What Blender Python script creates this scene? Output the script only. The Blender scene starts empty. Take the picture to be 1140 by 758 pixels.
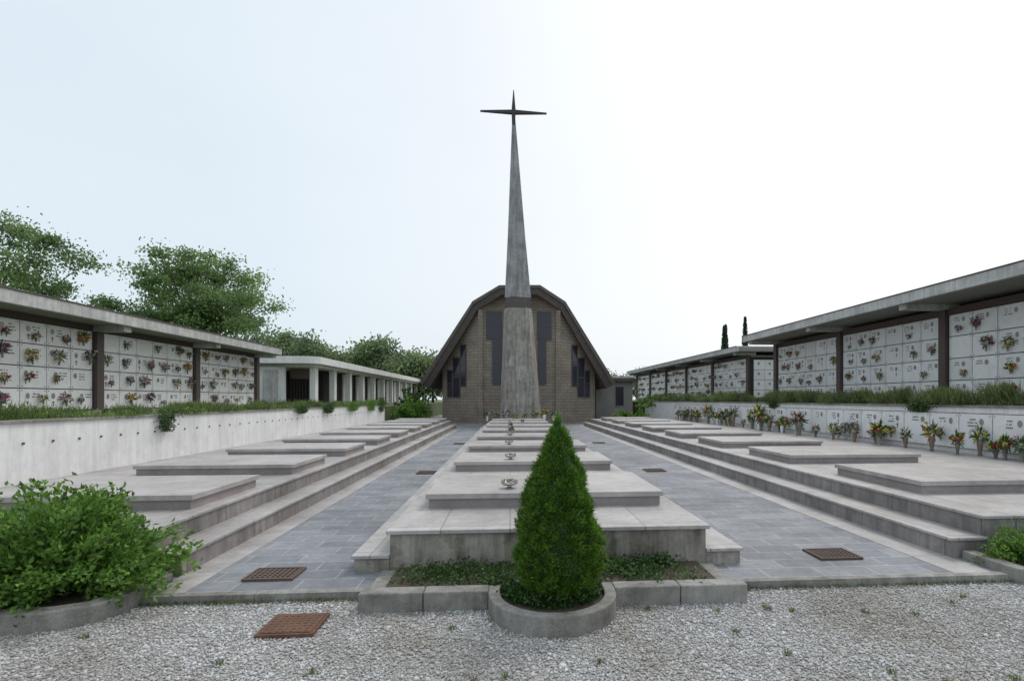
import bpy, math, random
import numpy as np
from mathutils import Vector, Matrix
random.seed(7); rng=np.random.default_rng(7)
S=bpy.context.scene
COL=S.collection
# ------------------------------------------------------------------ materials
def newmat(name):
    m=bpy.data.materials.new(name); m.use_nodes=True
    nt=m.node_tree; nt.nodes.clear()
    o=nt.nodes.new('ShaderNodeOutputMaterial'); b=nt.nodes.new('ShaderNodeBsdfPrincipled')
    nt.links.new(b.outputs[0],o.inputs[0])
    return m,nt,b,o
def nd(nt,t,**k):
    n=nt.nodes.new(t)
    for a,v in k.items(): setattr(n,a,v)
    return n
def ramp(nt,fac,stops):
    r=nd(nt,'ShaderNodeValToRGB'); e=r.color_ramp.elements
    while len(e)<len(stops): e.new(0.5)
    for i,(p,c) in enumerate(stops):
        e[i].position=p; e[i].color=(c[0],c[1],c[2],1)
    nt.links.new(fac,r.inputs[0]); return r
def mixc(nt,mode,fac,a,b):
    m=nd(nt,'ShaderNodeMix',data_type='RGBA',blend_type=mode)
    if isinstance(fac,(int,float)): m.inputs[0].default_value=fac
    else: nt.links.new(fac,m.inputs[0])
    for v,i in ((a,6),(b,7)):
        if isinstance(v,tuple): m.inputs[i].default_value=(*v,1)
        else: nt.links.new(v,m.inputs[i])
    return m.outputs[2]
def noise(nt,vec,scale,detail=4,rough=.55):
    n=nd(nt,'ShaderNodeTexNoise'); n.inputs['Scale'].default_value=scale
    n.inputs['Detail'].default_value=detail; n.inputs['Roughness'].default_value=rough
    nt.links.new(vec,n.inputs['Vector']); return n.outputs['Fac']
def mapping(nt,vec,scale):
    m=nd(nt,'ShaderNodeMapping'); m.inputs['Scale'].default_value=scale
    nt.links.new(vec,m.inputs['Vector']); return m.outputs[0]
def bump(nt,b,h,strength,dist=.01):
    bp=nd(nt,'ShaderNodeBump'); bp.inputs['Strength'].default_value=strength
    bp.inputs['Distance'].default_value=dist
    nt.links.new(h,bp.inputs['Height']); nt.links.new(bp.outputs[0],b.inputs['Normal'])
def coords(nt): 
    return nd(nt,'ShaderNodeNewGeometry').outputs['Position']
def m_stone(name,c,speck=.25,stain=.35,rough=.6,sscale=160,streak=0.,joint=None,bmp=.2,island=0.,blotch=0.):
    m,nt,b,o=newmat(name); P=coords(nt)
    s=noise(nt,P,sscale,2)
    c1=tuple(x*(1-speck) for x in c); c2=tuple(min(1,x*(1+speck)) for x in c)
    r=ramp(nt,s,[(.35,c1),(.65,c2)]).outputs[0]
    l=noise(nt,P,1.3,6,.65)
    r=mixc(nt,'MULTIPLY',1.,r,ramp(nt,l,[(.3,(1-stain,1-stain*1.02,1-stain*1.06)),(.65,(1.,1.,1.))]).outputs[0])
    l2=noise(nt,P,9,5,.7)
    r=mixc(nt,'MULTIPLY',1.,r,ramp(nt,l2,[(.3,(1-stain*.5,)*3),(.6,(1.,1.,1.))]).outputs[0])
    if blotch:
        l3=noise(nt,P,3.6,8,.75)
        r=mixc(nt,'MULTIPLY',1.,r,ramp(nt,l3,[(.40,(1-blotch,1-blotch*1.05,1-blotch*1.15)),(.50,(1.,1.,1.))]).outputs[0])
    if streak:
        st=noise(nt,mapping(nt,P,(5,5,.45)),1.6,6,.72)
        r=mixc(nt,'MULTIPLY',1.,r,ramp(nt,st,[(.36,(1-streak,1-streak*1.03,1-streak*1.08)),(.6,(1.,1.,1.))]).outputs[0])
    if joint:
        uv=nd(nt,'ShaderNodeTexCoord').outputs['UV']
        bt=nd(nt,'ShaderNodeTexBrick'); nt.links.new(uv,bt.inputs['Vector'])
        bt.inputs['Scale'].default_value=1; bt.inputs['Brick Width'].default_value=joint[0]; bt.inputs['Row Height'].default_value=joint[1]
        bt.inputs['Mortar Size'].default_value=joint[2]; bt.inputs['Mortar Smooth'].default_value=.1
        bt.inputs['Color1'].default_value=(1,1,1,1); bt.inputs['Color2'].default_value=(.86,.86,.86,1)
        bt.inputs['Mortar'].default_value=(.5,.48,.46,1); bt.offset=joint[3]
        r=mixc(nt,'MULTIPLY',1.,r,bt.outputs['Color'])
    if island:
        ri=nd(nt,'ShaderNodeNewGeometry').outputs['Random Per Island']
        r=mixc(nt,'MULTIPLY',1.,r,ramp(nt,ri,[(0,(1-island,)*3),(1,(1.,1.,1.))]).outputs[0])
    nt.links.new(r,b.inputs['Base Color']); b.inputs['Roughness'].default_value=rough
    if bmp: bump(nt,b,l2,bmp,.01)
    return m
def m_plain(name,c,rough=.6,metal=0,var=.15,scale=20):
    m,nt,b,o=newmat(name); P=coords(nt)
    r=ramp(nt,noise(nt,P,scale,4),[(.3,tuple(x*(1-var) for x in c)),(.7,tuple(min(1,x*(1+var)) for x in c))]).outputs[0]
    nt.links.new(r,b.inputs['Base Color']); b.inputs['Roughness'].default_value=rough; b.inputs['Metallic'].default_value=metal
    return m
def m_leaf(name,cols,trans=.3,patch=0):
    m,nt,b,o=newmat(name)
    ri=nd(nt,'ShaderNodeNewGeometry').outputs['Random Per Island']
    n=len(cols); r=ramp(nt,ri,[(i/(n-1),c) for i,c in enumerate(cols)]).outputs[0]
    if patch:
        l=noise(nt,coords(nt),patch,3)
        r=mixc(nt,'MULTIPLY',1.,r,ramp(nt,l,[(.35,(.62,.66,.66)),(.65,(1.15,1.15,1.))]).outputs[0])
    nt.links.new(r,b.inputs['Base Color']); b.inputs['Roughness'].default_value=.5
    t=nd(nt,'ShaderNodeBsdfTranslucent'); nt.links.new(r,t.inputs[0])
    ms=nd(nt,'ShaderNodeMixShader'); ms.inputs[0].default_value=trans
    nt.links.new(b.outputs[0],ms.inputs[1]); nt.links.new(t.outputs[0],ms.inputs[2]); nt.links.new(ms.outputs[0],o.inputs[0])
    return m
def m_brick(name,c1,c2,mort,bw,rh,ms,off=.5,bmp=.5,stain=.3,rough=.7):
    m,nt,b,o=newmat(name); uv=nd(nt,'ShaderNodeTexCoord').outputs['UV']
    bt=nd(nt,'ShaderNodeTexBrick'); nt.links.new(uv,bt.inputs['Vector']); bt.offset=off
    for k,v in (('Scale',1),('Brick Width',bw),('Row Height',rh),('Mortar Size',ms),('Mortar Smooth',.2),('Bias',-.1)): bt.inputs[k].default_value=v
    bt.inputs['Color1'].default_value=(*c1,1);bt.inputs['Color2'].default_value=(*c2,1);bt.inputs['Mortar'].default_value=(*mort,1)
    P=coords(nt); l=noise(nt,P,1.1,6,.65); l2=noise(nt,P,14,4,.7)
    r=mixc(nt,'MULTIPLY',1.,bt.outputs['Color'],ramp(nt,l,[(.32,(1-stain,)*3),(.62,(1.05,1.05,1.05))]).outputs[0])
    r=mixc(nt,'MULTIPLY',1.,r,ramp(nt,l2,[(.3,(.78,.78,.78)),(.65,(1.05,1.05,1.05))]).outputs[0])
    nt.links.new(r,b.inputs['Base Color']); b.inputs['Roughness'].default_value=rough
    inv=nd(nt,'ShaderNodeMath',operation='SUBTRACT'); inv.inputs[0].default_value=1; nt.links.new(bt.outputs['Fac'],inv.inputs[1])
    bump(nt,b,inv.outputs[0],bmp,.01)
    return m

M={}
M['granite']=m_stone('granite_light',(.50,.465,.455),.22,.34,.45,240,blotch=.10)
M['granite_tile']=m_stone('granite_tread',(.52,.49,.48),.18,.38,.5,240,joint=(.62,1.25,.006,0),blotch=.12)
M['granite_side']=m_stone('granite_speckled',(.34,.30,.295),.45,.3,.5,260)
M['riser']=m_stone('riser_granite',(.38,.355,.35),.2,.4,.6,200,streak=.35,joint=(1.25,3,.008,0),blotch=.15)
M['conc']=m_stone('weathered_concrete',(.46,.43,.38),.12,.5,.85,90,streak=.5,bmp=.5,blotch=.32)
M['kerb']=m_stone('kerb_concrete',(.37,.36,.335),.2,.5,.9,120,streak=.25,bmp=.6,blotch=.25)
M['plaster']=m_stone('white_plaster',(.86,.86,.86),.02,.13,.85,60,streak=.15,bmp=.2,blotch=.06)
M['fascia']=m_stone('painted_concrete',(.62,.63,.62),.05,.28,.8,60,streak=.28,bmp=.2,blotch=.12)
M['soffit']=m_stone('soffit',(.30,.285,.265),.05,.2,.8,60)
M['marble']=m_stone('marble_plaque',(.87,.875,.88),.03,.1,.3,8,island=.12,bmp=0)
M['brown']=m_plain('brown_steel',(.085,.062,.055),.6)
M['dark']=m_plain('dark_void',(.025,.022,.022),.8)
M['glass']=m_plain('dark_window_glass',(.03,.031,.045),.15,.0)
M['letters']=m_plain('bronze_letters',(.13,.11,.09),.4,.5)
M['photo']=m_plain('ceramic_portrait',(.30,.27,.25),.2,0,.5,60)
M['paving']=m_brick('porphyry_paving',(.20,.21,.235),(.29,.30,.325),(.40,.40,.40),.5,.25,.007,stain=.42)
M['brick']=m_brick('chapel_brick',(.285,.24,.19),(.33,.28,.225),(.19,.155,.125),.6,.2,.018,bmp=.6,stain=.25)
M['roof']=m_plain('bronze_roof',(.12,.10,.088),.55,.0,.2,3)
M['fasciad']=m_plain('dark_fascia',(.085,.07,.064),.6,0,.2,4)
M['timber']=m_plain('timber_soffit',(.17,.12,.09),.7,0,.2,6)
M['spire']=m_stone('spire_concrete',(.43,.44,.46),.06,.4,.75,30,streak=.45,bmp=.3,blotch=.15)
M['spireb']=m_stone('spire_base_concrete',(.47,.445,.41),.1,.42,.85,60,streak=.5,bmp=.5,blotch=.22)
M['iron']=m_plain('cross_iron',(.05,.045,.045),.5,.4)
M['rust']=m_stone('rusty_iron',(.19,.095,.06),.3,.5,.85,90)
M['gratebrown']=m_stone('drain_iron',(.13,.09,.072),.3,.4,.85,90)
M['steel']=m_plain('steel_bowl',(.45,.44,.42),.3,.7)
M['vase']=m_plain('vase_bronze',(.20,.155,.12),.45,.3)
M['soil']=m_stone('soil',(.09,.07,.05),.4,.4,.95,80,bmp=1)
M['earth']=m_stone('grassy_ground',(.10,.14,.05),.35,.4,.95,30,bmp=.6)
M['gravelbase']=m_stone('gravel_bed',(.38,.37,.35),.5,.3,.9,70,bmp=1)
M['bark']=m_stone('bark',(.14,.11,.09),.3,.4,.95,30,bmp=.8)
M['leaf_shrub']=m_leaf('leaf_shrub',[(.08,.16,.03),(.13,.27,.045),(.20,.37,.07),(.27,.43,.10)],.4,5)
M['leaf_dark']=m_leaf('leaf_dark',[(.035,.08,.02),(.06,.13,.03),(.10,.19,.05)],.3,6)
M['leaf_sp']=m_leaf('spruce_needles',[(.07,.15,.022),(.13,.26,.03),(.21,.37,.05)],.35,14)
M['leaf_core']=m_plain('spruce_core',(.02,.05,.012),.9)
M['leaf_tree']=m_leaf('tree_leaf',[(.15,.24,.09),(.21,.32,.12),(.28,.40,.17)],.5,.5)
M['leaf_far']=m_leaf('far_leaf',[(.18,.25,.13),(.23,.31,.16),(.29,.37,.20)],.5,.4)
M['leaf_cyp']=m_leaf('cypress_leaf',[(.03,.06,.03),(.05,.085,.04)],.2)
M['grass']=m_leaf('wall_grass',[(.13,.15,.07),(.13,.20,.065),(.20,.27,.10),(.30,.30,.17)],.35,2.)
PET=[(.78,.75,.70),(.58,.06,.06),(.82,.56,.09),(.60,.17,.32),(.74,.30,.10),(.34,.14,.42),(.84,.70,.18),(.76,.45,.50)]
PM=[m_leaf('petal_%d'%i,[tuple(x*.75 for x in c),c],.3) for i,c in enumerate(PET)]
def m_gravel():
    m,nt,b,o=newmat('gravel_stones'); ri=nd(nt,'ShaderNodeNewGeometry').outputs['Random Per Island']
    r=ramp(nt,ri,[(0,(.28,.265,.245)),(.25,(.42,.415,.41)),(.6,(.53,.53,.535)),(.93,(.68,.68,.69)),(1,(.33,.27,.21))]).outputs[0]
    r=mixc(nt,'MULTIPLY',1.,r,ramp(nt,noise(nt,coords(nt),.9,5,.65),[(.38,(.72,.68,.62)),(.58,(1,1,1))]).outputs[0])
    nt.links.new(r,b.inputs['Base Color']); b.inputs['Roughness'].default_value=.8; return m
M['gravel']=m_gravel()
# ------------------------------------------------------------------ mesh helpers
def link(ob,parent=None):
    COL.objects.link(ob)
    if parent: ob.parent=parent
    return ob
def empty(name,loc=(0,0,0)):
    e=bpy.data.objects.new(name,None); e.location=loc; COL.objects.link(e); return e
class MB:
    def __init__(s): s.v=[];s.f=[];s.m=[];s.mats=[]
    def mi(s,k):
        mm=M[k] if isinstance(k,str) else k
        if mm not in s.mats: s.mats.append(mm)
        return s.mats.index(mm)
    def add(s,vs,fs,k):
        n=len(s.v); i=s.mi(k); s.v+= [tuple(p) for p in vs]
        for f in fs: s.f.append(tuple(n+q for q in f)); s.m.append(i)
    def box(s,x0,x1,y0,y1,z0,z1,k):
        s.add([(x0,y0,z0),(x1,y0,z0),(x1,y1,z0),(x0,y1,z0),(x0,y0,z1),(x1,y0,z1),(x1,y1,z1),(x0,y1,z1)],
          [(0,3,2,1),(4,5,6,7),(0,1,5,4),(1,2,6,5),(2,3,7,6),(3,0,4,7)],k)
    def obox(s,o,u,w,u0,u1,z0,z1,t0,t1,k):
        P=[]
        for z in (z0,z1):
            for (a,b) in ((u0,t1),(u1,t1),(u1,t0),(u0,t0)):
                P.append((o[0]+u[0]*a+w[0]*b,o[1]+u[1]*a+w[1]*b,z))
        s.add(P,[(0,3,2,1),(4,5,6,7),(0,1,5,4),(1,2,6,5),(2,3,7,6),(3,0,4,7)],k)
    def prism(s,rings,k,cap=True):
        n=len(rings[0]); V=[p for r in rings for p in r]; F=[]
        for i in range(len(rings)-1):
            for j in range(n):
                a=i*n+j;b=i*n+(j+1)%n; F.append((a,b,b+n,a+n))
        if cap: F.append(tuple(range(n))[::-1]); F.append(tuple((len(rings)-1)*n+j for j in range(n)))
        s.add(V,F,k)
    def lathe(s,cx,cy,prof,seg,k):
        s.prism([[(cx+r*math.cos(2*math.pi*j/seg),cy+r*math.sin(2*math.pi*j/seg),z) for j in range(seg)] for r,z in prof],k)
    def tube(s,pts,rad,seg,k):
        rings=[]
        for i,p in enumerate(pts):
            p=Vector(p); d=(Vector(pts[min(i+1,len(pts)-1)])-Vector(pts[max(i-1,0)])).normalized()
            a=d.cross(Vector((.3,.9,.1))).normalized(); b=d.cross(a)
            rings.append([tuple(p+(a*math.cos(2*math.pi*j/seg)+b*math.sin(2*math.pi*j/seg))*rad[i]) for j in range(seg)])
        s.prism(rings,k)
    def kerb(s,path,w,z0,z1,k):
        L=[];R=[]
        n=len(path)
        for i in range(n):
            a=Vector(path[max(i-1,0)]);b=Vector(path[min(i+1,n-1)]); d=(b-a).normalized(); nn=Vector((-d.y,d.x))
            p=Vector(path[i]); L.append(p+nn*w/2);R.append(p-nn*w/2)
        s.prism([[(L[i].x,L[i].y,z0),(R[i].x,R[i].y,z0),(R[i].x,R[i].y,z1),(L[i].x,L[i].y,z1)] for i in range(n)],k)
    def build(s,name,parent=None,bevel=0,smooth=False,seg=2):
        me=bpy.data.meshes.new(name); me.from_pydata(s.v,[],s.f); me.update()
        for mm in s.mats: me.materials.append(mm)
        me.polygons.foreach_set('material_index',s.m)
        uvl=me.uv_layers.new(name='UVMap'); 
        for p in me.polygons:
            n=p.normal
            for li in p.loop_indices:
                c=me.vertices[me.loops[li].vertex_index].co
                if abs(n.z)>.7: uv=(c.x,c.y)
                else:
                    t=Vector((-n.y,n.x,0)); t.normalize(); uv=(c.x*t.x+c.y*t.y,c.z)
                uvl.data[li].uv=uv
        if smooth: me.polygons.foreach_set('use_smooth',[True]*len(me.polygons))
        ob=bpy.data.objects.new(name,me); link(ob,parent)
        if bevel:
            b=ob.modifiers.new('bevel','BEVEL'); b.width=bevel; b.segments=seg; b.limit_method='ANGLE'
        return ob
def rawmesh(name,V,nper,F,mats,midx=None):
    me=bpy.data.meshes.new(name); V=np.asarray(V,dtype=np.float32).reshape(-1,3); F=np.asarray(F,dtype=np.int32)
    me.vertices.add(len(V)); me.vertices.foreach_set('co',V.ravel())
    me.loops.add(F.size); me.loops.foreach_set('vertex_index',F.ravel())
    nf=F.shape[0]; me.polygons.add(nf); me.polygons.foreach_set('loop_start',np.arange(nf,dtype=np.int32)*F.shape[1])
    for m in mats: me.materials.append(m)
    if midx is not None: me.polygons.foreach_set('material_index',np.asarray(midx,dtype=np.int32))
    me.update(calc_edges=True); return me
def unit(a): return a/np.maximum(np.linalg.norm(a,axis=-1,keepdims=True),1e-9)
def leafmesh(name,C,L,W,D=None,spread=1.,mats=None,midx=None):
    N=len(C); R=unit(rng.normal(size=(N,3)))
    D=R if D is None else unit(D+R*spread)
    side=unit(np.cross(D,unit(rng.normal(size=(N,3)))))
    L=np.broadcast_to(L,(N,))[:,None]; W=np.broadcast_to(W,(N,))[:,None]
    nr=np.cross(D,side)*W*.35
    V=np.stack([C,C+D*L*.5+side*W*.5+nr,C+D*L,C+D*L*.5-side*W*.5+nr],1)
    F=np.arange(N*4).reshape(N,4)
    return rawmesh(name,V,4,F,mats,midx)
def obj(name,me,parent=None,loc=(0,0,0),rot=(0,0,0),sc=1):
    o=bpy.data.objects.new(name,me); o.location=loc; o.rotation_euler=rot
    o.scale=(sc,sc,sc) if isinstance(sc,(int,float)) else sc
    return link(o,parent)
# ------------------------------------------------------------------ ground
g=MB(); g.add([(-600,-300,-.03),(600,-300,-.03),(600,900,-.03),(-600,900,-.03)],[(0,1,2,3)],'earth'); g.build('ground')
gr=empty('gravel_ground')
g=MB(); g.add([(-14,-10,0),(14,-10,0),(14,4.9,0),(-14,4.9,0)],[(0,1,2,3)],'gravelbase'); g.build('gravel_bed',gr)
phi=(1+5**.5)/2
ico=unit(np.array([(-1,phi,0),(1,phi,0),(-1,-phi,0),(1,-phi,0),(0,-1,phi),(0,1,phi),(0,-1,-phi),(0,1,-phi),(phi,0,-1),(phi,0,1),(-phi,0,-1),(-phi,0,1)],float))
icf=np.array([(0,11,5),(0,5,1),(0,1,7),(0,7,10),(0,10,11),(1,5,9),(5,11,4),(11,10,2),(10,7,6),(7,1,8),(3,9,4),(3,4,2),(3,2,6),(3,6,8),(3,8,9),(4,9,5),(2,4,11),(6,2,10),(8,6,7),(9,8,1)])
def stones(name,n):
    s=np.exp(rng.normal(math.log(.0066),.33,n)); V=ico[None]*(1+rng.normal(0,.16,(n,12,1)))
    V=V*s[:,None,None]*rng.uniform(.65,1.3,(n,1,3)); V[:,:,2]*=.65
    a=rng.uniform(0,6.28,n); c,sn=np.cos(a)[:,None],np.sin(a)[:,None]
    x=V[:,:,0]*c-V[:,:,1]*sn; y=V[:,:,0]*sn+V[:,:,1]*c
    p=rng.uniform(-.5,.5,(n,2)); z=rng.uniform(0,.008,n)
    V=np.stack([x+p[:,0:1],y+p[:,1:2],V[:,:,2]+z[:,None]],2)
    F=(icf[None]+ (np.arange(n)*12)[:,None,None]).reshape(-1,3)
    return rawmesh(name,V,3,F,[M['gravel']])
tiles=[stones('gravel_patch_%d'%i,5600) for i in range(4)]
for ix in range(-7,8):
    for iy in range(0,5):
        obj('gravel_patch',random.choice(tiles),gr,(ix+.0,iy+.0,0),(0,0,random.randrange(4)*math.pi/2))
# paving
g=MB(); g.box(-3.0,4.5,4.47,30,-.1,.06,'paving'); g.box(-9,9.6,30.0,75,-.1,.057,'paving')
g.box(3.92,4.27,4.48,30.5,.05,.064,'granite_tile'); g.box(-2.85,-2.58,4.48,29,.05,.064,'granite_tile')
x=-3.0
while x<4.35:
    b=min(x+1.0,4.4); g.box(x,b-.005,4.39,4.468,-.1,.07,'kerb'); x+=1.0
g.build('pavement')
g=MB(); g.box(-60,-6.75,.8,80,-.2,1.2,'earth'); g.build('raised_ground')
g=MB(); g.box(9.78,70,.8,80,-.2,1.38,'earth'); g.build('raised_ground')
# terraces
def terrace(xe,xs,xw,y0,y1,sg):
    g=MB()
    def bx(a,b,*r): g.box(min(a,b),max(a,b),*r)
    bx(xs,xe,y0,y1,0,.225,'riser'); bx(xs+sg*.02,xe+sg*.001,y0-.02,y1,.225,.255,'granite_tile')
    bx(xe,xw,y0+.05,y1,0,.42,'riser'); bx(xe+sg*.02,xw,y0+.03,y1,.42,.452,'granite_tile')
    return g
terrace(-3.15,-2.85,-6.6,4.93,29,1).build('stone_terrace',None,.006)
terrace(4.65,4.27,9.62,4.93,31,-1).build('stone_terrace',None,.006)
g=MB()
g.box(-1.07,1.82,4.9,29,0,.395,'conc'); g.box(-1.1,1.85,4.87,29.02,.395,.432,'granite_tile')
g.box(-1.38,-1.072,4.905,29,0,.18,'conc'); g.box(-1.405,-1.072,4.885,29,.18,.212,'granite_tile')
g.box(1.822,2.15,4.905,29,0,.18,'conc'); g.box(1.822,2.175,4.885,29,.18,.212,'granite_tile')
g.build('stone_platform',None,.006)
def slab(x0,x1,y,dy,zb):
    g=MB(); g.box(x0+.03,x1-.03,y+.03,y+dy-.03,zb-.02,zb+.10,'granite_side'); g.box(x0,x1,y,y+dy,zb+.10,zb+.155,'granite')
    g.box((x0+x1)/2-.003,(x0+x1)/2+.003,y+.002,y+dy-.002,zb+.10,zb+.156,'granite_side')
    g.build('grave_slab',None,.008)
for k in range(8): slab(-.90+random.uniform(-.01,.01),1.68,5.82+2.95*k,1.55,.432)
for k in range(9): slab(-5.6,-3.28,5.84+2.62*k,1.5,.452)
for k in range(8): slab(4.95,7.4,6.15+3.05*k,1.75,.452)
# retaining walls
W=empty('retaining_wall')
g=MB(); g.box(-6.75,-6.6,1,29,-.1,1.27,'plaster'); g.box(-6.78,-6.57,.98,29.03,1.27,1.31,'kerb')
for i in range(60):
    y=2+i*.45+random.uniform(-.03,.03)
    g.box(-6.6,-6.585,y,y+.03,.98,1.01,'brown')
g.build('wall_body',W)
def portrait(g,x,sg,y,z,w=.05,h=.065):
    g.add([(x+sg*.002,y+w*math.cos(a*math.pi/5),z+h*math.sin(a*math.pi/5)) for a in range(10)],[tuple(range(10))[::sg]],'photo')
def plaques(g,x,sg,y0,y1,z0,z1,cols,rows,spots):
    dy=(y1-y0)/cols; dz=(z1-z0)/rows
    for c in range(cols):
        for r in range(rows):
            a=y0+c*dy+.012;b=y0+(c+1)*dy-.012;l=z0+r*dz+.012;t=z0+(r+1)*dz-.012
            x1=x+sg*.03; g.box(min(x,x1),max(x,x1),a,b,l,t,'marble')
            for (yy,zz) in ((a+.04,l+.04),(b-.04,l+.04),(a+.04,t-.04),(b-.04,t-.04)):
                g.box(min(x1,x1+sg*.006),max(x1,x1+sg*.006),yy-.01,yy+.01,zz-.01,zz+.01,'letters')
            if random.random()<.93:
                cy=(a+b)/2+random.uniform(-.12,.12)
                portrait(g,x1+sg*.004,sg,cy-.13,t-.16,.05+random.random()*.012,.07)
                for q in range(random.choice((2,3,3))):
                    w=random.uniform(.07,.13); zz=t-.13-q*.065; yc=cy+.1
                    n=int(w*2/.03)
                    for j in range(n):
                        if random.random()<.85:
                            yy=yc-w+j*.03; g.box(min(x1,x1+sg*.004),max(x1,x1+sg*.004),yy,yy+.018,zz,zz+.028,'letters')
                if random.random()<.4:
                    yy=cy-.13; zz=t-.33
                    g.box(min(x1,x1+sg*.006),max(x1,x1+sg*.006),yy-.008,yy+.008,zz-.07,zz+.05,'letters'); g.box(min(x1,x1+sg*.008),max(x1,x1+sg*.008),yy-.035,yy+.035,zz+.01,zz+.026,'letters')
                if random.random()<.80: spots.append((x1+sg*.07,(a+b)/2+random.uniform(-.2,.22),l+random.uniform(.02,.14)))
    g.box(min(x,x-sg*.02),max(x,x-sg*.02),y0,y1,z0,z1,'dark')
spots_rw=[]
W2=empty('retaining_wall')
g=MB(); g.box(9.64,9.78,1,38,-.1,1.42,'plaster'); g.box(9.6,9.8,.98,38.03,1.42,1.47,'kerb')
plaques(g,9.62,-1,2,31,.55,1.3,36,1,spots_rw)
g.build('wall_body',W2)
# ------------------------------------------------------------------ bouquets
def bouquet(name,c1,c2,n=16,R=.13,H=.3,green=70,vase='vase',vs=1.,fs=.25):
    C=[];mi=[];L=[];Wd=[];D=[]
    for i in range(n):
        d=unit(rng.normal(size=3)*[1,1,.6]); p=np.array([0,0,H])+d*R*rng.uniform(.5,1.15)*np.array([1,1,.95])
        k=1 if rng.random()<.6 else 2
        for j in range(14):
            dd=unit(rng.normal(size=3)); C.append(p+dd*.004);D.append(dd);mi.append(k);L.append(R*fs);Wd.append(R*fs*.9)
    for i in range(green):
        d=unit(rng.normal(size=3)*[1,1,.8]+[0,0,.25]); C.append(np.array([0,0,H*.85])+d*R*rng.uniform(.1,.7)); D.append(d); mi.append(0);L.append(R*rng.uniform(.5,1.1));Wd.append(R*.2)
    N=len(C); C=np.array(C);D=unit(np.array(D)+.2*rng.normal(size=(N,3)))
    side=unit(np.cross(D,rng.normal(size=(N,3)))); L=np.array(L)[:,None];Wd=np.array(Wd)[:,None]
    V=np.stack([C,C+D*L*.5+side*Wd*.5,C+D*L,C+D*L*.5-side*Wd*.5],1).reshape(-1,3); F=np.arange(N*4).reshape(N,4)
    prof=[(R*.3,0),(R*.34,.01),(R*.26,H*.12),(R*.42,H*.4),(R*.5,H*.68),(R*.44,H*.7)]; sg=10
    prof=[(r*vs,z) for r,z in prof]
    vv=[];ff=[]
    for r,z in prof:
        for j in range(sg): vv.append((r*math.cos(j*.6283),r*math.sin(j*.6283),z))
    for i in range(len(prof)-1):
        for j in range(sg): ff.append((i*sg+j,i*sg+(j+1)%sg,(i+1)*sg+(j+1)%sg,(i+1)*sg+j))
    F=np.vstack([F,np.array(ff)+len(V)]); V=np.vstack([V,np.array(vv)]); mi=mi+[3]*len(ff)
    return rawmesh(name,V,4,F,[M['leaf_dark'],PM[c1],PM[c2],M[vase]],mi)
pairs=[(0,3),(1,6),(0,7),(3,7),(4,2),(5,0),(6,2),(7,0),(1,0),(6,0),(5,3),(2,4),(0,6)]
BQ=[bouquet('bouquet_%d'%i,a,b,random.choice((9,12,16)),.13,.3,random.choice((80,120)),random.choice(('vase','vase','marble','steel','conc')),random.choice((.8,1.)),.27) for i,(a,b) in enumerate(pairs)]
NB=[bouquet('niche_bouquet_%d'%i,a,b,10,.13,.22,60,'vase',.5,.34) for i,(a,b) in enumerate(pairs)]
def niche_flowers(spots,parent,m=1.):
    for (x,y,z) in spots:
        s=random.uniform(.5,1.2)*m; obj('niche_flowers',random.choice(NB),parent,(x,y,z),(random.uniform(-.1,.1),random.uniform(-.1,.1),random.random()*6),(s*.8,s,s))
# ------------------------------------------------------------------ columbaria
def columbarium(xw,sg,xr,xb,ys,zb,zt,zr,th,ncol,rows,yend=None):
    E=empty('columbarium'); g=MB(); spots=[]
    for i in range(len(ys)-1):
        plaques(g,xw,sg,ys[i]+.14,ys[i+1]-.14,zb,zt,ncol,rows,spots)
    for y in ys:
        a,b=sorted((xw-sg*.1,xw+sg*.14)); g.box(a,b,y-.12,y+.12,zb-.4,zr-th-.16,'brown')
        a,b=sorted((xw-sg*.3,xr-sg*.18)); g.box(a,b,y-.14,y+.14,zr-th-.16,zr-th-.002,'fascia')
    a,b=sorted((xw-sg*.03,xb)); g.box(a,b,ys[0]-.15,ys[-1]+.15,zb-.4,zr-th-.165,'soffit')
    a,b=sorted((xw-sg*.02,xw+sg*.05))
    for i in range(len(ys)-1): g.box(a,b,ys[i]+.122,ys[i+1]-.122,zt+.01,zt+.2,'brown')
    a,b=sorted((xw-sg*.02,xw+sg*.25)); 
    for i in range(len(ys)-1): g.box(a,b,ys[i]+.122,ys[i+1]-.122,zb-.4,zb-.02,'conc')
    g.build('niche_wall',E)
    ye=(yend or ys[-1]+.5)
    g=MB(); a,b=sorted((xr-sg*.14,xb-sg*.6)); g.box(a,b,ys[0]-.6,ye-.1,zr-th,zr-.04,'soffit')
    a,b=sorted((xr,xb-sg*.7)); g.box(min(xr,xr-sg*.138),max(xr,xr-sg*.138),ys[0]-.7,ye,zr-th-.02,zr,'fascia')
    g.box(a,b,ye-.098,ye+.002,zr-th-.02,zr-.001,'fascia')
    g.box(min(xr-sg*.02,xr+sg*.025),max(xr-sg*.02,xr+sg*.025),ys[0]-.7,ye+.02,zr-.004,zr+.028,'brown')
    g.box(min(a,b)+.15,max(a,b)-.15,ys[0]-.6,ye-.2,zr-.038,zr+.03,'fascia')
    g.build('roof',E,.01)
    niche_flowers(spots,E); return E
columbarium(-11,1,-10,-13,[1.7,6.2,10.7,15.2,19.7,24.2],1.33,3.38,3.8,.26,6,4,24.6)
columbarium(12.5,-1,11,15,[4.8,9.7,14.6,19.5,24.4],1.5,3.98,4.56,.26,6,4,24.9)
E=columbarium(12.6,-1,11.6,15.5,[27.6,32.6,37.6,42.6,47.6,52.6],1.7,3.75,4.3,.24,6,4,53)
g=MB()
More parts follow.
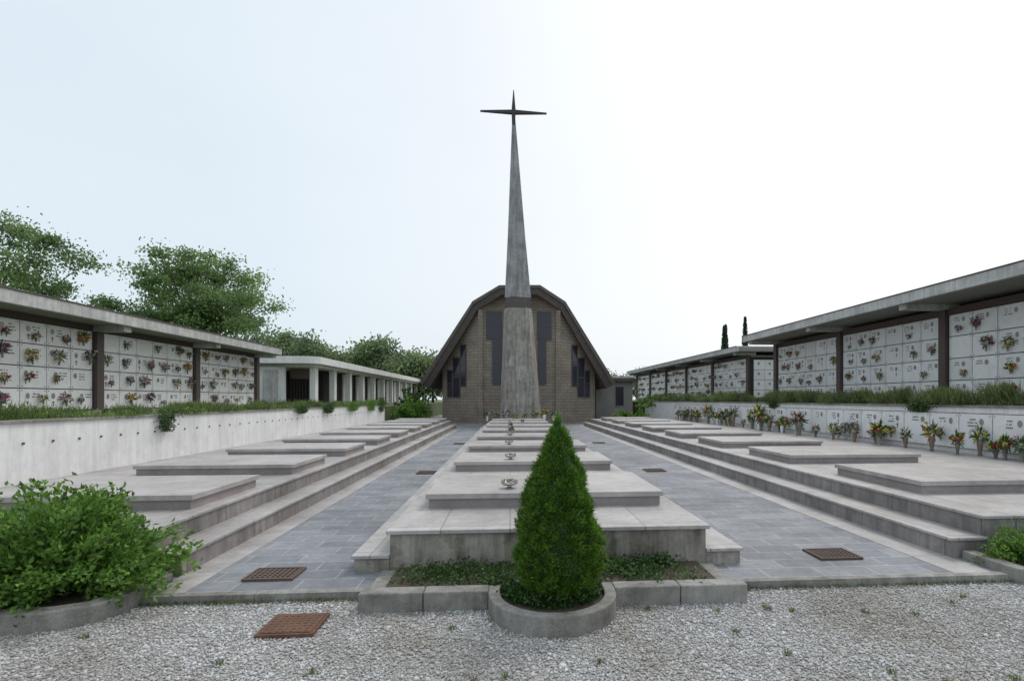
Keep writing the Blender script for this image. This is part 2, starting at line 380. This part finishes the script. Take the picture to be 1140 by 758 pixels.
for c in range(4):
    for r in range(4):
        g.box(12.75+c*.6,13.33+c*.6,27.37,27.41,1.55+r*.53,2.06+r*.53,'marble')
        g.box(12.95+c*.6,13.05+c*.6,27.36,27.372,1.8+r*.53,1.93+r*.53,'photo')
g.box(12.6,15.4,27.41,27.445,1.2,3.8,'dark'); g.build('end_niches',E)
# ------------------------------------------------------------------ pavilion left
E=empty('portico_building'); g=MB()
pts=[(-12.9,26.5)]+[(-9.9+.7*math.sin(t*math.pi/12),27.2-.7*math.cos(t*math.pi/12)) for t in range(7)]+[(-9.2,58),(-12.9,58)]
g.prism([[(x,y,3.30) for x,y in pts],[(x,y,3.64) for x,y in pts]],'plaster')
g.box(-12.6,-9.5,27.3,57.7,3.16,3.298,'plaster')
g.box(-12.6,-12.4,27.0,57,1.1,3.16,'plaster'); g.box(-12.398,-10.9,27.0,27.2,1.1,3.16,'plaster')
g.box(-11.9,-11.2,26.96,26.998,1.2,3.0,'fascia')
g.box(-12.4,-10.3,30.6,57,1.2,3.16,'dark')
g.box(-10.9,-9.95,27.62,27.66,2.6,3.1,'brown')
for i in range(7): g.box(-10.85+i*.14,-10.83+i*.14,27.63,27.65,1.2,2.6,'brown')
for i in range(11):
    y=27.5+i*2.9; g.box(-9.9,-9.62,y,y+.4,1.1,3.16,'plaster')
for i in range(2,10):
    y=27.5+i*2.9; g.box(-10.29,-10.2,y+.6,y+2.0,1.2,3.1,'plaster')
g.box(-9.95,-9.55,27.4,58,1.1,1.28,'conc')
g.build('portico_body',E,.01)
# ------------------------------------------------------------------ chapel
E=empty('chapel')
P=[(-5.75,2.6),(-2.30,7.6),(-.65,8.45),(1.82,8.5),(3.45,7.65),(6.9,2.6)]
Q=[(-5.25,2.3),(-2.03,7.15),(-.5,7.98),(1.68,8.01),(3.18,7.2),(6.4,2.3)]
FY=[35.4,33.8,33.0,33.0,33.8,35.4]; BY=48
def rz(x,pr=Q):
    for (a,za),(b,zb) in zip(pr,pr[1:]):
        if a<=x<=b: return za+(zb-za)*(x-a)/(b-a)
g=MB()
n=6
V=[(P[i][0],FY[i],P[i][1]) for i in range(n)]+[(P[i][0],BY,P[i][1]) for i in range(n)]
g.add(V,[(i,i+1,n+i+1,n+i) for i in range(n-1)],'roof')
V2=[(Q[i][0],FY[i]+.02,Q[i][1]) for i in range(n)]+[(Q[i][0],BY,Q[i][1]) for i in range(n)]
g.add(V2,[(i,n+i,n+i+1,i+1) for i in range(n-1)],'timber')
V3=V[:n]+V2[:n]; g.add(V3,[(i,n+i,n+i+1,i+1) for i in range(n-1)],'fasciad')
for a in (0,5): g.add([V[a],V[n+a],V2[n+a],V2[a]],[(0,1,2,3)],'fasciad')
V4=[(P[i][0]*1.012-.007,FY[i]-.06,P[i][1]+.07) for i in range(n)]; V5=[(p[0]*.985+.009,FY[i]-.06,p[1]-.12) for i,p in enumerate(P)]
V6=[(p[0],p[1]+.35,p[2]) for p in V4]
g.add(V4+V5+V6,[(i,n+i,n+i+1,i+1) for i in range(n-1)]+[(i,i+1,2*n+i+1,2*n+i) for i in range(n-1)],'roof')
g.build('roof',E)
g=MB()
xl,xr=-1.87,3.05
def wall(pts,k='brick'): g.add(pts,[tuple(range(len(pts)))],k)
wall([(xl,34,0),(xr,34,0),(xr,34,rz(xr)),(1.68,34,8.0),(-.5,34,7.97),(xl,34,rz(xl))])
def side(x0,x1,y0,y1):
    N=6; top=[];
    for i in range(N+1):
        t=i/N; x=x0+(x1-x0)*t; top.append((x,y0+(y1-y0)*t,rz(x)))
    return [(x0,y0,0)]+[(x1,y1,0)]+top[::-1]
wall(side(xl,-4.45,34,36)[::-1]); wall(side(xr,5.7,34,36))
wall([(-4.45,36,0),(-4.45,36,rz(-4.45)),(-4.45,48,rz(-4.45)),(-4.45,48,0)]); wall([(5.7,36,0),(5.7,48,0),(5.7,48,rz(5.7)),(5.7,36,rz(5.7))])
wall([(-4.45,47.9,0),(-4.45,47.9,rz(-4.45)),(-2.03,47.9,7.1),(-.5,47.9,7.9),(1.68,47.9,7.9),(3.18,47.9,7.1),(5.7,47.9,rz(5.7)),(5.7,47.9,0)])
g.box(-1.99,-1.70,33.86,34.1,0,7.2,'brick'); g.box(2.88,3.17,33.86,34.1,0,7.2,'brick')
g.box(-1.95,3.1,33.9,33.99,0,.35,'conc')
g.build('brick_walls',E)
g=MB()
def win(o,u,w,u0,u1,z0,z1):
    g.obox(o,u,w,u0,u1,z0,z1,.0,.05,'fasciad'); g.obox(o,u,w,u0+.06,u1-.06,z0+.06,z1-.06,.051,.06,'glass')
    m=(z0+z1)/2; g.obox(o,u,w,u0,u1,m-.03,m+.03,.062,.08,'fasciad')
o=(0,34);u=(1,0);w=(0,-1)
win(o,u,w,-1.5,-.5,5.3,7.1); win(o,u,w,-1.12,-.5,2.5,5.29)
win(o,u,w,1.7,2.62,5.3,7.1); win(o,u,w,1.75,2.28,2.5,5.29)
def dirn(a,b):
    d=Vector((b[0]-a[0],b[1]-a[1])).normalized(); return (d.x,d.y)
for a,e in (((xl,34),(-4.45,36)),((xr,34),(5.7,36))):
    u=dirn(a,e); w=(u[1],-u[0])
    if w[1]>0: w=(-w[0],-w[1])
    win(a,u,w,1.15,1.65,2.4,5.1); win(a,u,w,1.66,2.3,1.7,4.3); win(a,u,w,2.31,2.8,1.7,3.5)
g.build('windows',E)
E=empty('grey_outbuilding'); g=MB()
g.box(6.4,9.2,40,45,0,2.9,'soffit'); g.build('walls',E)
g=MB(); g.box(6.1,9.4,39.6,45.4,2.9,3.15,'fasciad'); g.box(6.2,9.3,39.7,45.3,3.15,3.3,'fascia'); g.build('roof',E,.02)
g=MB(); g.box(7.9,8.5,39.95,39.998,1.1,2.5,'glass'); g.box(7.85,8.55,39.96,39.999,1.02,1.098,'conc'); g.build('window',E)
# ------------------------------------------------------------------ spire
E=empty('church_spire'); g=MB(); Y=31
def cx(z): return .62-.42*min(z,18.)/18.
def ringU(z,w): 
    c=cx(z); return [(c-w,Y,z),(c-.35*w,Y-.55*w,z),(c+w,Y-.1*w,z),(c+.5*w,Y+.6*w,z),(c-.5*w,Y+.6*w,z)]
def ringL(z,w,k=1):
    c=cx(z); return [(c-w,Y+.1,z),(c-.78*w,Y-.6*w,z),(c+.72*w,Y-.6*w,z),(c+w,Y+.1,z),(c+.6*w,Y+.6*w,z),(c-.6*w,Y+.6*w,z)]
g.prism([ringL(0,1.22),ringL(3,1.05),ringL(6.75,.80)],'spireb')
g.build('spire_base',E,.03)
g=MB(); g.prism([ringU(6.74,.74),ringU(7.4,.72)],'fasciad'); g.build('spire_collar',E)
g=MB(); g.prism([ringU(7.39,.76),ringU(11,.50),ringU(14.5,.29),ringU(17.9,.085)],'spire'); g.build('spire_shaft',E,.015)
g=MB(); c=cx(18)
g.prism([[(c-.09,Y-.09,17.3),(c+.09,Y-.09,17.3),(c+.09,Y+.09,17.3),(c-.09,Y+.09,17.3)],[(c-.12,Y-.1,18.1),(c+.12,Y-.1,18.1),(c+.12,Y+.1,18.1),(c-.12,Y+.1,18.1)],[(c-.02,Y-.02,19.3),(c+.02,Y-.02,19.3),(c+.02,Y+.02,19.3),(c-.02,Y+.02,19.3)]],'iron')
for sgn in (-1,1):
    g.prism([[(c,Y-.11,17.93),(c,Y+.11,17.93),(c,Y+.11,18.13),(c,Y-.11,18.13)],[(c+sgn*1.9,Y-.03,17.98),(c+sgn*1.9,Y+.03,17.98),(c+sgn*1.9,Y+.03,18.07),(c+sgn*1.9,Y-.03,18.07)]],'iron')
g.build('cross',E)
# ------------------------------------------------------------------ front kerb, planter
g=MB()
for a,b in ((-1.13,-.655),(-.65,-.165),(.805,1.32),(1.325,1.86)): g.box(a,b,4.1,4.25,-.05,.15,'kerb')
g.box(-1.13,-1.0,4.252,4.86,-.05,.09,'kerb'); g.box(1.73,1.86,4.252,4.86,-.05,.09,'kerb')
g.box(-.998,1.728,4.252,4.9,-.05,.10,'soil')
g.build('bed_kerb',None,.012)
pc=(.32,4.1); g=MB()
path=[(pc[0]-.44,4.25)]+[(pc[0]-.44*math.cos(t*math.pi/20),pc[1]-.47*math.sin(t*math.pi/20)) for t in range(21)]+[(pc[0]+.44,4.25)]
g.kerb(path,.09,-.05,.145,'kerb')
ins=[(x*.97+pc[0]*.03,y*.97+pc[1]*.03,.105) for x,y in path]; g.add(ins,[tuple(range(len(ins)))],'soil')
g.build('planter',None,.012)
g=MB(); g.kerb([(-9,4.0),(-6,3.98),(-3.5,3.97),(-3.2,4.0),(-3.0,4.1),(-2.92,4.28),(-2.9,4.6),(-2.9,4.78)],.13,-.05,.14,'kerb')
g.box(-9,-3.0,4.06,4.92,-.05,.1,'soil'); g.build('planter',None,.012)
g=MB(); g.kerb([(4.42,4.9),(4.42,4.4),(4.5,4.2),(4.7,4.1),(5.2,4.05),(11,4.05)],.13,-.05,.14,'kerb')
g.box(4.5,11,4.12,4.92,-.05,.1,'soil'); g.build('planter',None,.012)
# ------------------------------------------------------------------ grates
def grate(name,x0,x1,y0,y1,z,k,n):
    g=MB(); t=.02
    g.box(x0,x1,y0,y1,z-.01,z+.003,'dark')
    g.box(x0-.02,x0,y0-.02,y1+.02,z-.01,z+t,k); g.box(x1,x1+.02,y0-.02,y1+.02,z-.01,z+t,k)
    g.box(x0,x1,y0-.02,y0,z-.01,z+t,k); g.box(x0,x1,y1,y1+.02,z-.01,z+t,k)
    for i in range(n):
        x=x0+(i+.5)*(x1-x0)/n; g.box(x-.008,x+.008,y0,y1,z,z+t*.8,k)
    m=int(n*(y1-y0)/(x1-x0))
    for i in range(m):
        y=y0+(i+.5)*(y1-y0)/m; g.box(x0,x1,y-.007,y+.007,z,z+t*.75,k)
    return g.build(name)
grate('drain_grate',-2.24,-1.86,4.74,5.02,.062,'gratebrown',9)
grate('drain_grate',2.98,3.36,4.95,5.25,.062,'gratebrown',9)
for (x,y) in ((-1.9,11.2),(2.9,11.2),(-1.9,18.5),(2.9,18.5)): grate('drain_grate',x,x+.38,y,y+.36,.062,'gratebrown',8)
g=MB(); g.box(-1.70,-1.32,3.72,4.08,0,.03,'rust'); g.box(-1.68,-1.34,3.74,4.06,.03,.036,'rust')
for i in range(7):
    for j in range(7):
        x=-1.67+i*.046;y=3.75+j*.043; g.box(x,x+.03,y,y+.012,.036,.039,'rust')
g.build('manhole_cover',None,.004)
# ------------------------------------------------------------------ bowls on centre slabs
def bowl(x,y,z,s=1):
    g=MB()
    g.lathe(0,0,[(.05,0),(.055,.01),(.03,.025),(.03,.04),(.10,.05),(.13,.075),(.125,.10),(.115,.10),(.10,.085),(.01,.08)],20,'steel')
    for j in range(8):
        a=j*math.pi/4; g.box(.11*math.cos(a)-.012,.11*math.cos(a)+.012,.11*math.sin(a)-.012,.11*math.sin(a)+.012,.095,.125,'steel')
    o=g.build('flower_bowl',None,0); o.location=(x,y,z); o.scale=(s,s,s)
    n=40; C=rng.normal(0,.035,(n,3))*[1,1,.3]+[0,0,.10]; me=leafmesh('bowl_leaves',C,.04,.018,np.tile([0,0,1.],(n,1)),1.2,[M['leaf_dark'],PM[random.choice((0,6,7))]],(rng.random(n)<.35).astype(int))
    obj('bowl_plants',me,o)
for k in range(8):
    bowl(-.02+random.uniform(-.03,.03),6.15+2.95*k,.587,.75)
    if k>2: obj('flower_vase',random.choice(BQ),None,(random.uniform(.0,.5),6.5+2.95*k,.587),(0,0,k),.6)
PB=[BQ[i] for i in (0,2,5,7,9,12,6)]
for i in range(8):
    obj('flower_vase',PB[i%7],None,(-1.2+i*.5,28.55+random.uniform(-.2,.2),.43),(0,0,i),random.uniform(1.0,1.7))
y=5.4
while y<29.5:
    o=obj('flower_vase',random.choice(BQ),None,(9.38+random.uniform(-.3,.1),y,.452),(0,0,random.random()*6),random.uniform(.8,1.75))
    o.scale.z*=random.uniform(.8,1.4); y+=random.choice((.22,.3,.4,.5,.8))
niche_flowers([s for s in spots_rw if random.random()<.4],W2,.9)
# ------------------------------------------------------------------ vegetation
T=empty('dwarf_spruce_tree',(.36,4.06,0))
R=.33;Z0=.17;H=1.28
def prof(t): return R*np.interp(t,[0,.08,.2,.35,.5,.65,.8,.92,1],[.62,.88,1.0,.95,.80,.60,.36,.16,.01])
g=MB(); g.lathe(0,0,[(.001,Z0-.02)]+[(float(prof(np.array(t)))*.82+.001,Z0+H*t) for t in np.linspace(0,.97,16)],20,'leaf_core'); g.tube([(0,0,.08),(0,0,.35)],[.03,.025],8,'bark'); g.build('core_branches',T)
nt_=3000; t=rng.random(nt_*3); keep=rng.random(nt_*3)<prof(t)/R; t=t[keep][:nt_]; nt_=len(t)
a=rng.uniform(0,6.283,nt_)
sa=rng.uniform(0,6.283,130); st_=rng.random(130)
da=np.abs((a[:,None]-sa[None]+math.pi)%(2*math.pi)-math.pi)*prof(t)[:,None]; dt=(t[:,None]-st_[None])*H
dm=np.sqrt(da**2+dt**2).min(1)
lump=1.07-np.minimum(dm/.075,1)*.22+.04*np.sin(a*3+t*9)+rng.normal(0,.03,nt_)
r=prof(t)*lump; P0=np.stack([r*np.cos(a),r*np.sin(a),Z0+H*t],1)
n0=unit(np.stack([np.cos(a),np.sin(a),.75+0*a],1)); K=24
C=np.repeat(P0,K,0)+rng.normal(0,.011,(nt_*K,3)); Dn=np.repeat(n0,K,0)
C=C-Dn*rng.uniform(0,.025,(nt_*K,1))
obj('needles',leafmesh('needles',C,rng.uniform(.020,.038,nt_*K),.006,Dn,.75,[M['leaf_sp']]),T)
C=np.array([[0,0,Z0+H*.97]])+rng.normal(0,1,(200,3))*[.01,.01,.03]; obj('leader',leafmesh('leader',C,.045,.005,np.tile([0,0,1.],(200,1)),.5,[M['leaf_sp']]),T)
def shrub(name,loc,rad,nsh,nl,L,Wd,mat,up=.9):
    T=empty(name,loc); g=MB(); C=[];D=[]
    for i in range(nsh):
        a=random.uniform(0,6.283); el=math.acos(random.uniform(.05,1)); 
        dr=np.array([math.cos(a)*math.sin(el),math.sin(a)*math.sin(el),math.cos(el)])
        end=dr*np.array(rad)*random.uniform(.6,1.1); b=np.array([dr[0]*.1,dr[1]*.1,0])
        mid=(b+end)*.5+np.array([0,0,rad[2]*.18]); pts=[]
        for s in np.linspace(0,1,6): pts.append((1-s)**2*b+2*s*(1-s)*mid+s*s*end)
        if i%3==0: g.tube([tuple(p) for p in pts],[.008-.001*j for j in range(6)],4,'bark')
        m=nl//nsh
        s=rng.beta(2.2,1.2,m)[:,None]
        c=(1-s)**2*b+2*s*(1-s)*mid+s*s*end + rng.normal(0,.035,(m,3))
        C.append(c); D.append(np.tile(unit(end-mid+np.array([0,0,.1])),(m,1)))
    C=np.vstack(C);D=np.vstack(D); C[:,2]=np.maximum(C[:,2],.0)
    g.build('branches',T); obj('leaves',leafmesh(name+'_leaves',C,rng.uniform(L*.6,L*1.15,len(C)),Wd,D,up,[M[mat]]),T); return T
shrub('leafy_shrub',(-3.55,4.5,.08),(1.0,.62,.84),190,19000,.058,.028,'leaf_shrub')
shrub('leafy_shrub',(-4.65,4.6,.08),(.8,.55,.84),140,12000,.058,.028,'leaf_shrub')
shrub('low_shrub',(4.8,4.62,.06),(.42,.33,.34),80,5000,.04,.018,'leaf_shrub')
shrub('low_shrub',(5.6,4.6,.06),(.6,.35,.3),80,4500,.04,.018,'leaf_dark')
def scatter(name,x0,x1,y0,y1,z0,z1,n,L,Wd,mat,up=.8,dirz=1.,clump=0):
    if clump:
        cc=np.stack([rng.uniform(x0,x1,clump),rng.uniform(y0,y1,clump),np.full(clump,0.)],1)
        hh=rng.uniform(.3,1,clump); k=rng.integers(0,clump,n)
        C=cc[k]+rng.normal(0,1,(n,3))*[.07,.10,0]; C[:,2]=z0+rng.random(n)**1.3*(z1-z0)*hh[k]
        C[:,0]=np.clip(C[:,0],x0,x1); LL=L*(.4+.6*hh[k])
    else:
        C=np.stack([rng.uniform(x0,x1,n),rng.uniform(y0,y1,n),z0+rng.random(n)**1.5*(z1-z0)],1); LL=rng.uniform(L*.5,L,n)
    return obj(name,leafmesh(name,C,LL,Wd,np.tile([0,0,dirz],(n,1)),up,[M[mat]]))
scatter('ground_ivy',-.98,1.7,4.3,4.84,.1,.2,4600,.035,.022,'leaf_dark',1.3,.5,42)
n=3200; a=rng.uniform(math.pi,2*math.pi,n); r=np.sqrt(rng.random(n))*.39
C=np.stack([pc[0]+r*np.cos(a),pc[1]+.1+r*np.sin(a),.1+rng.random(n)*.09],1); obj('ground_ivy',leafmesh('ivy',C,.035,.02,np.tile([0,0,.6],(n,1)),1.3,[M['leaf_dark']]))
def walltop(name,x0,x1,y0,y1,z,h,ng,nl,spills,side):
    T=empty(name)
    cl=int((y1-y0)*3.5)
    cy=rng.uniform(y0,y1,cl); cxx=rng.uniform(x0,x1,cl); hh=rng.uniform(.3,1.,cl); k=rng.integers(0,cl,ng)
    C=np.stack([cxx[k]+rng.normal(0,.09,ng),cy[k]+rng.normal(0,.2,ng),np.full(ng,z)+rng.random(ng)*h*.5*hh[k]],1)
    obj('grass',leafmesh('wall_grass',C,h*hh[k]*rng.uniform(.35,.8,ng),.012,np.tile([side*.25,0,1.],(ng,1)),.45,[M['grass']]),T)
    k=rng.integers(0,cl,nl)
    C=np.stack([cxx[k]+rng.normal(0,.12,nl),cy[k]+rng.normal(0,.22,nl),z+rng.random(nl)*h*.75*hh[k]],1)
    obj('leaves',leafmesh('wall_leaves',C,.05,.022,np.tile([0,0,1.],(nl,1)),1.1,[M['leaf_shrub'] if side>0 else M['grass']]),T)
    xe=x1 if side>0 else x0
    for s,w,dd,up_ in spills:
        m=int(500*w*3); q=rng.random(m)
        C=np.stack([xe+side*(.03+rng.random(m)*.12),s+rng.normal(0,w*.5,m)*(1-q*.5),z+up_-q*(dd+up_)],1)
        obj('hanging_plant',leafmesh('spill',C,.05,.028,np.tile([side*.5,0,.1],(m,1)),1.,[M['leaf_dark'] if random.random()<.6 else M['leaf_shrub']]),T)
    return T
walltop('wall_planting',-7.3,-6.62,3,29,1.26,.34,26000,14000,[(10.8,.35,.28,.12),(17.5,.6,.1,.12),(20,.8,.15,.15),(23,1.0,.15,.2),(26.,1.,.2,.3),(28,.8,.3,.4)],1)
walltop('wall_planting',9.66,10.6,5,38,1.43,.52,70000,30000,[(12,.5,.12,.1),(19,.5,.15,.1)],-1)
n=1500; C=np.vstack([np.stack([rng.uniform(-2.9,-1.1,n//3),rng.normal(4.37,.02,n//3),np.zeros(n//3)],1),np.stack([rng.uniform(1.9,4.4,n//3),rng.normal(4.37,.02,n//3),np.zeros(n//3)],1),
  np.repeat(np.stack([rng.uniform(-3,4.5,25),rng.uniform(2.8,4.2,25),np.zeros(25)],1),20,0)+rng.normal(0,.012,(500,3))*[1,1,0]])
obj('grass_tufts',leafmesh('tufts',C,.045,.006,np.tile([0,0,1.],(len(C),1)),.6,[M['grass']]))
def tree(name,loc,H,rad,zc,ncl,nl,L,mat,trunk=.25,cs=.16):
    T=empty(name,loc); g=MB(); fork=zc-rad[2]*.9; fork=max(fork,H*.18)
    g.tube([(0,0,0),(.05,.03,fork*.5),(0,.1,fork),(.1,0,zc+rad[2]*.5)],[trunk,trunk*.8,trunk*.7,trunk*.2],8,'bark')
    C=[]
    for i in range(ncl):
        d=unit(rng.normal(size=3)); rr=rng.uniform(.45,1.)**.6
        if d[2]<-.5: d[2]*=.4
        end=np.array([0,0,zc])+d*np.array(rad)*rr*rng.uniform(.8,1.12)
        b=np.array([0,0,fork+(zc-fork)*rng.uniform(0,.7)]); mid=(b+end)/2+np.array([0,0,-.05*H])
        if i%2==0: g.tube([tuple(b),tuple(mid),tuple(end)],[trunk*.3,trunk*.17,trunk*.05],5,'bark')
        m=int(nl/ncl*rng.uniform(.4,1.6)); s=rng.uniform(.5,1.3)*cs*rad[0]
        C.append(end+rng.normal(0,1,(m,3))*[s,s,s*.5])
        m2=m//5; tt=rng.random((m2,1)); C.append(mid*(1-tt)+end*tt+rng.normal(0,s*.5,(m2,3)))
    C=np.vstack(C); g.build('trunk_limbs',T); obj('leaves',leafmesh(name+'_lv',C,rng.uniform(L*.6,L*1.2,len(C)),L*.55,None,1,[M[mat]]),T)
tree('broadleaf_tree',(-20.3,36.5,.8),11,(4.5,4.2,3.6),6.9,105,20000,.22,'leaf_tree',.3,.115)
tree('broadleaf_tree',(-24.3,26.5,.8),10,(3.7,3.4,3.7),6.6,80,13000,.18,'leaf_tree',.22,.11)
T=empty('distant_trees'); C=[]; g=MB()
def belt(x0,x1,y,zf,nt,k,L=.4):
    for i in range(nt):
        x=x0+(x1-x0)*(i+random.random()*.6)/nt; yy=y+random.uniform(-3,3); h=zf(x)*random.uniform(.78,1.1)
        g.tube([(x,yy,0),(x,yy,h*.6)],[.2,.08],6,'bark')
        for j in range(14):
            d=unit(rng.normal(size=3)); p=np.array([x,yy,h*.58])+d*np.array([2.2,2,h*.36])*rng.uniform(.5,1)
            C.append(p+rng.normal(0,1,(k,3))*[.75,.75,.5])
belt(-27,-7.5,60,lambda x: 9.8-(x+27)*.13,14,170)
belt(-46,-27,50,lambda x: 7.5,9,110)
belt(-60,-28,85,lambda x:9,8,90)
belt(14,60,95,lambda x:7.5,14,100)
C=np.vstack(C); g.build('trunks',T); obj('foliage',leafmesh('belt',C,rng.uniform(.22,.5,len(C)),.24,None,1,[M['leaf_far']]),T)
for (x,y,h) in ((26.0,58,9.2),(23.6,58,8.2),(24.6,60,8.6),(38,66,8)):
    T=empty('cypress_tree',(x,y,.9)); g=MB(); g.tube([(0,0,0),(0,0,h*.9)],[.15,.03],6,'bark'); g.build('trunk',T)
    n=2600; t=rng.random(n); rr=.55*np.minimum(1,.5+2*t)*np.power(1-t,.6)*np.sqrt(rng.random(n)); a=rng.uniform(0,6.28,n)
    C=np.stack([rr*np.cos(a),rr*np.sin(a),.4+t*h],1); obj('foliage',leafmesh('cyp',C,.3,.12,np.tile([0,0,1.],(n,1)),.5,[M['leaf_cyp']]),T)
shrub('hedge_shrub',(-5.6,31.5,.0),(1.3,2.0,1.7),90,7000,.16,.08,'leaf_shrub')
shrub('hedge_shrub',(-6.3,34.5,.0),(1.3,2.0,2.2),90,7000,.16,.08,'leaf_dark')
shrub('hedge_shrub',(7.6,33.5,.0),(1.6,1.5,.9),70,5000,.14,.07,'leaf_shrub')
shrub('hedge_shrub',(10.5,37.0,1.0),(1.6,2.5,1.0),70,5000,.14,.07,'leaf_shrub')
# ------------------------------------------------------------------ light, sky, camera
az=math.radians(38); el=math.radians(52)
sd=Vector((math.sin(az)*math.cos(el),math.cos(az)*math.cos(el),math.sin(el)))
L=bpy.data.lights.new('sun','SUN'); L.energy=1.3; L.angle=math.radians(18); L.color=(1,.965,.91)
lo=bpy.data.objects.new('sun',L); lo.rotation_euler=sd.to_track_quat('Z','Y').to_euler(); COL.objects.link(lo)
w=bpy.data.worlds.new('World'); S.world=w; w.use_nodes=True; nt=w.node_tree; nt.nodes.clear()
out=nd(nt,'ShaderNodeOutputWorld'); bg=nd(nt,'ShaderNodeBackground'); bg.inputs[1].default_value=.12
sky=nd(nt,'ShaderNodeTexSky',sky_type='NISHITA'); sky.sun_disc=False; sky.sun_elevation=el; sky.sun_rotation=az; sky.dust_density=5; sky.air_density=1.2
tc=nd(nt,'ShaderNodeTexCoord'); dp=nd(nt,'ShaderNodeVectorMath',operation='DOT_PRODUCT'); nt.links.new(tc.outputs['Generated'],dp.inputs[0])
hv=Vector((math.sin(1.0)*.93,math.cos(1.0)*.93,.36)).normalized(); dp.inputs[1].default_value=hv
hz=ramp(nt,dp.outputs['Value'],[(0,(.645,.725,.785)),(.2,(.645,.725,.785)),(.55,(.72,.77,.81)),(.85,(.84,.855,.87)),(1,(.93,.935,.94))]).outputs[0]
cl=noise(nt,mapping(nt,tc.outputs['Generated'],(1,1,2.5)),1.6,4,.5)
hz=mixc(nt,'MULTIPLY',1.,hz,ramp(nt,cl,[(.35,(.955,.965,.98)),(.65,(1.,1.,1.))]).outputs[0])
sc=nd(nt,'ShaderNodeVectorMath',operation='SCALE'); nt.links.new(hz,sc.inputs[0]); sc.inputs[3].default_value=10.5
fin=mixc(nt,'MIX',.9,sky.outputs[0],sc.outputs[0])
nt.links.new(fin,bg.inputs[0]); nt.links.new(bg.outputs[0],out.inputs[0])
cam=bpy.data.cameras.new('camera'); co=bpy.data.objects.new('camera',cam); COL.objects.link(co); S.camera=co
co.location=(0,0,1.6); co.rotation_euler=(math.radians(90),0,math.radians(-4.3))
cam.sensor_fit='HORIZONTAL'; cam.sensor_width=36; cam.lens=600/1140*36; cam.shift_x=-43/1140; cam.shift_y=65/1140; cam.clip_start=.05; cam.clip_end=2000
S.view_settings.view_transform='Standard'; S.view_settings.look='None'; S.view_settings.exposure=0
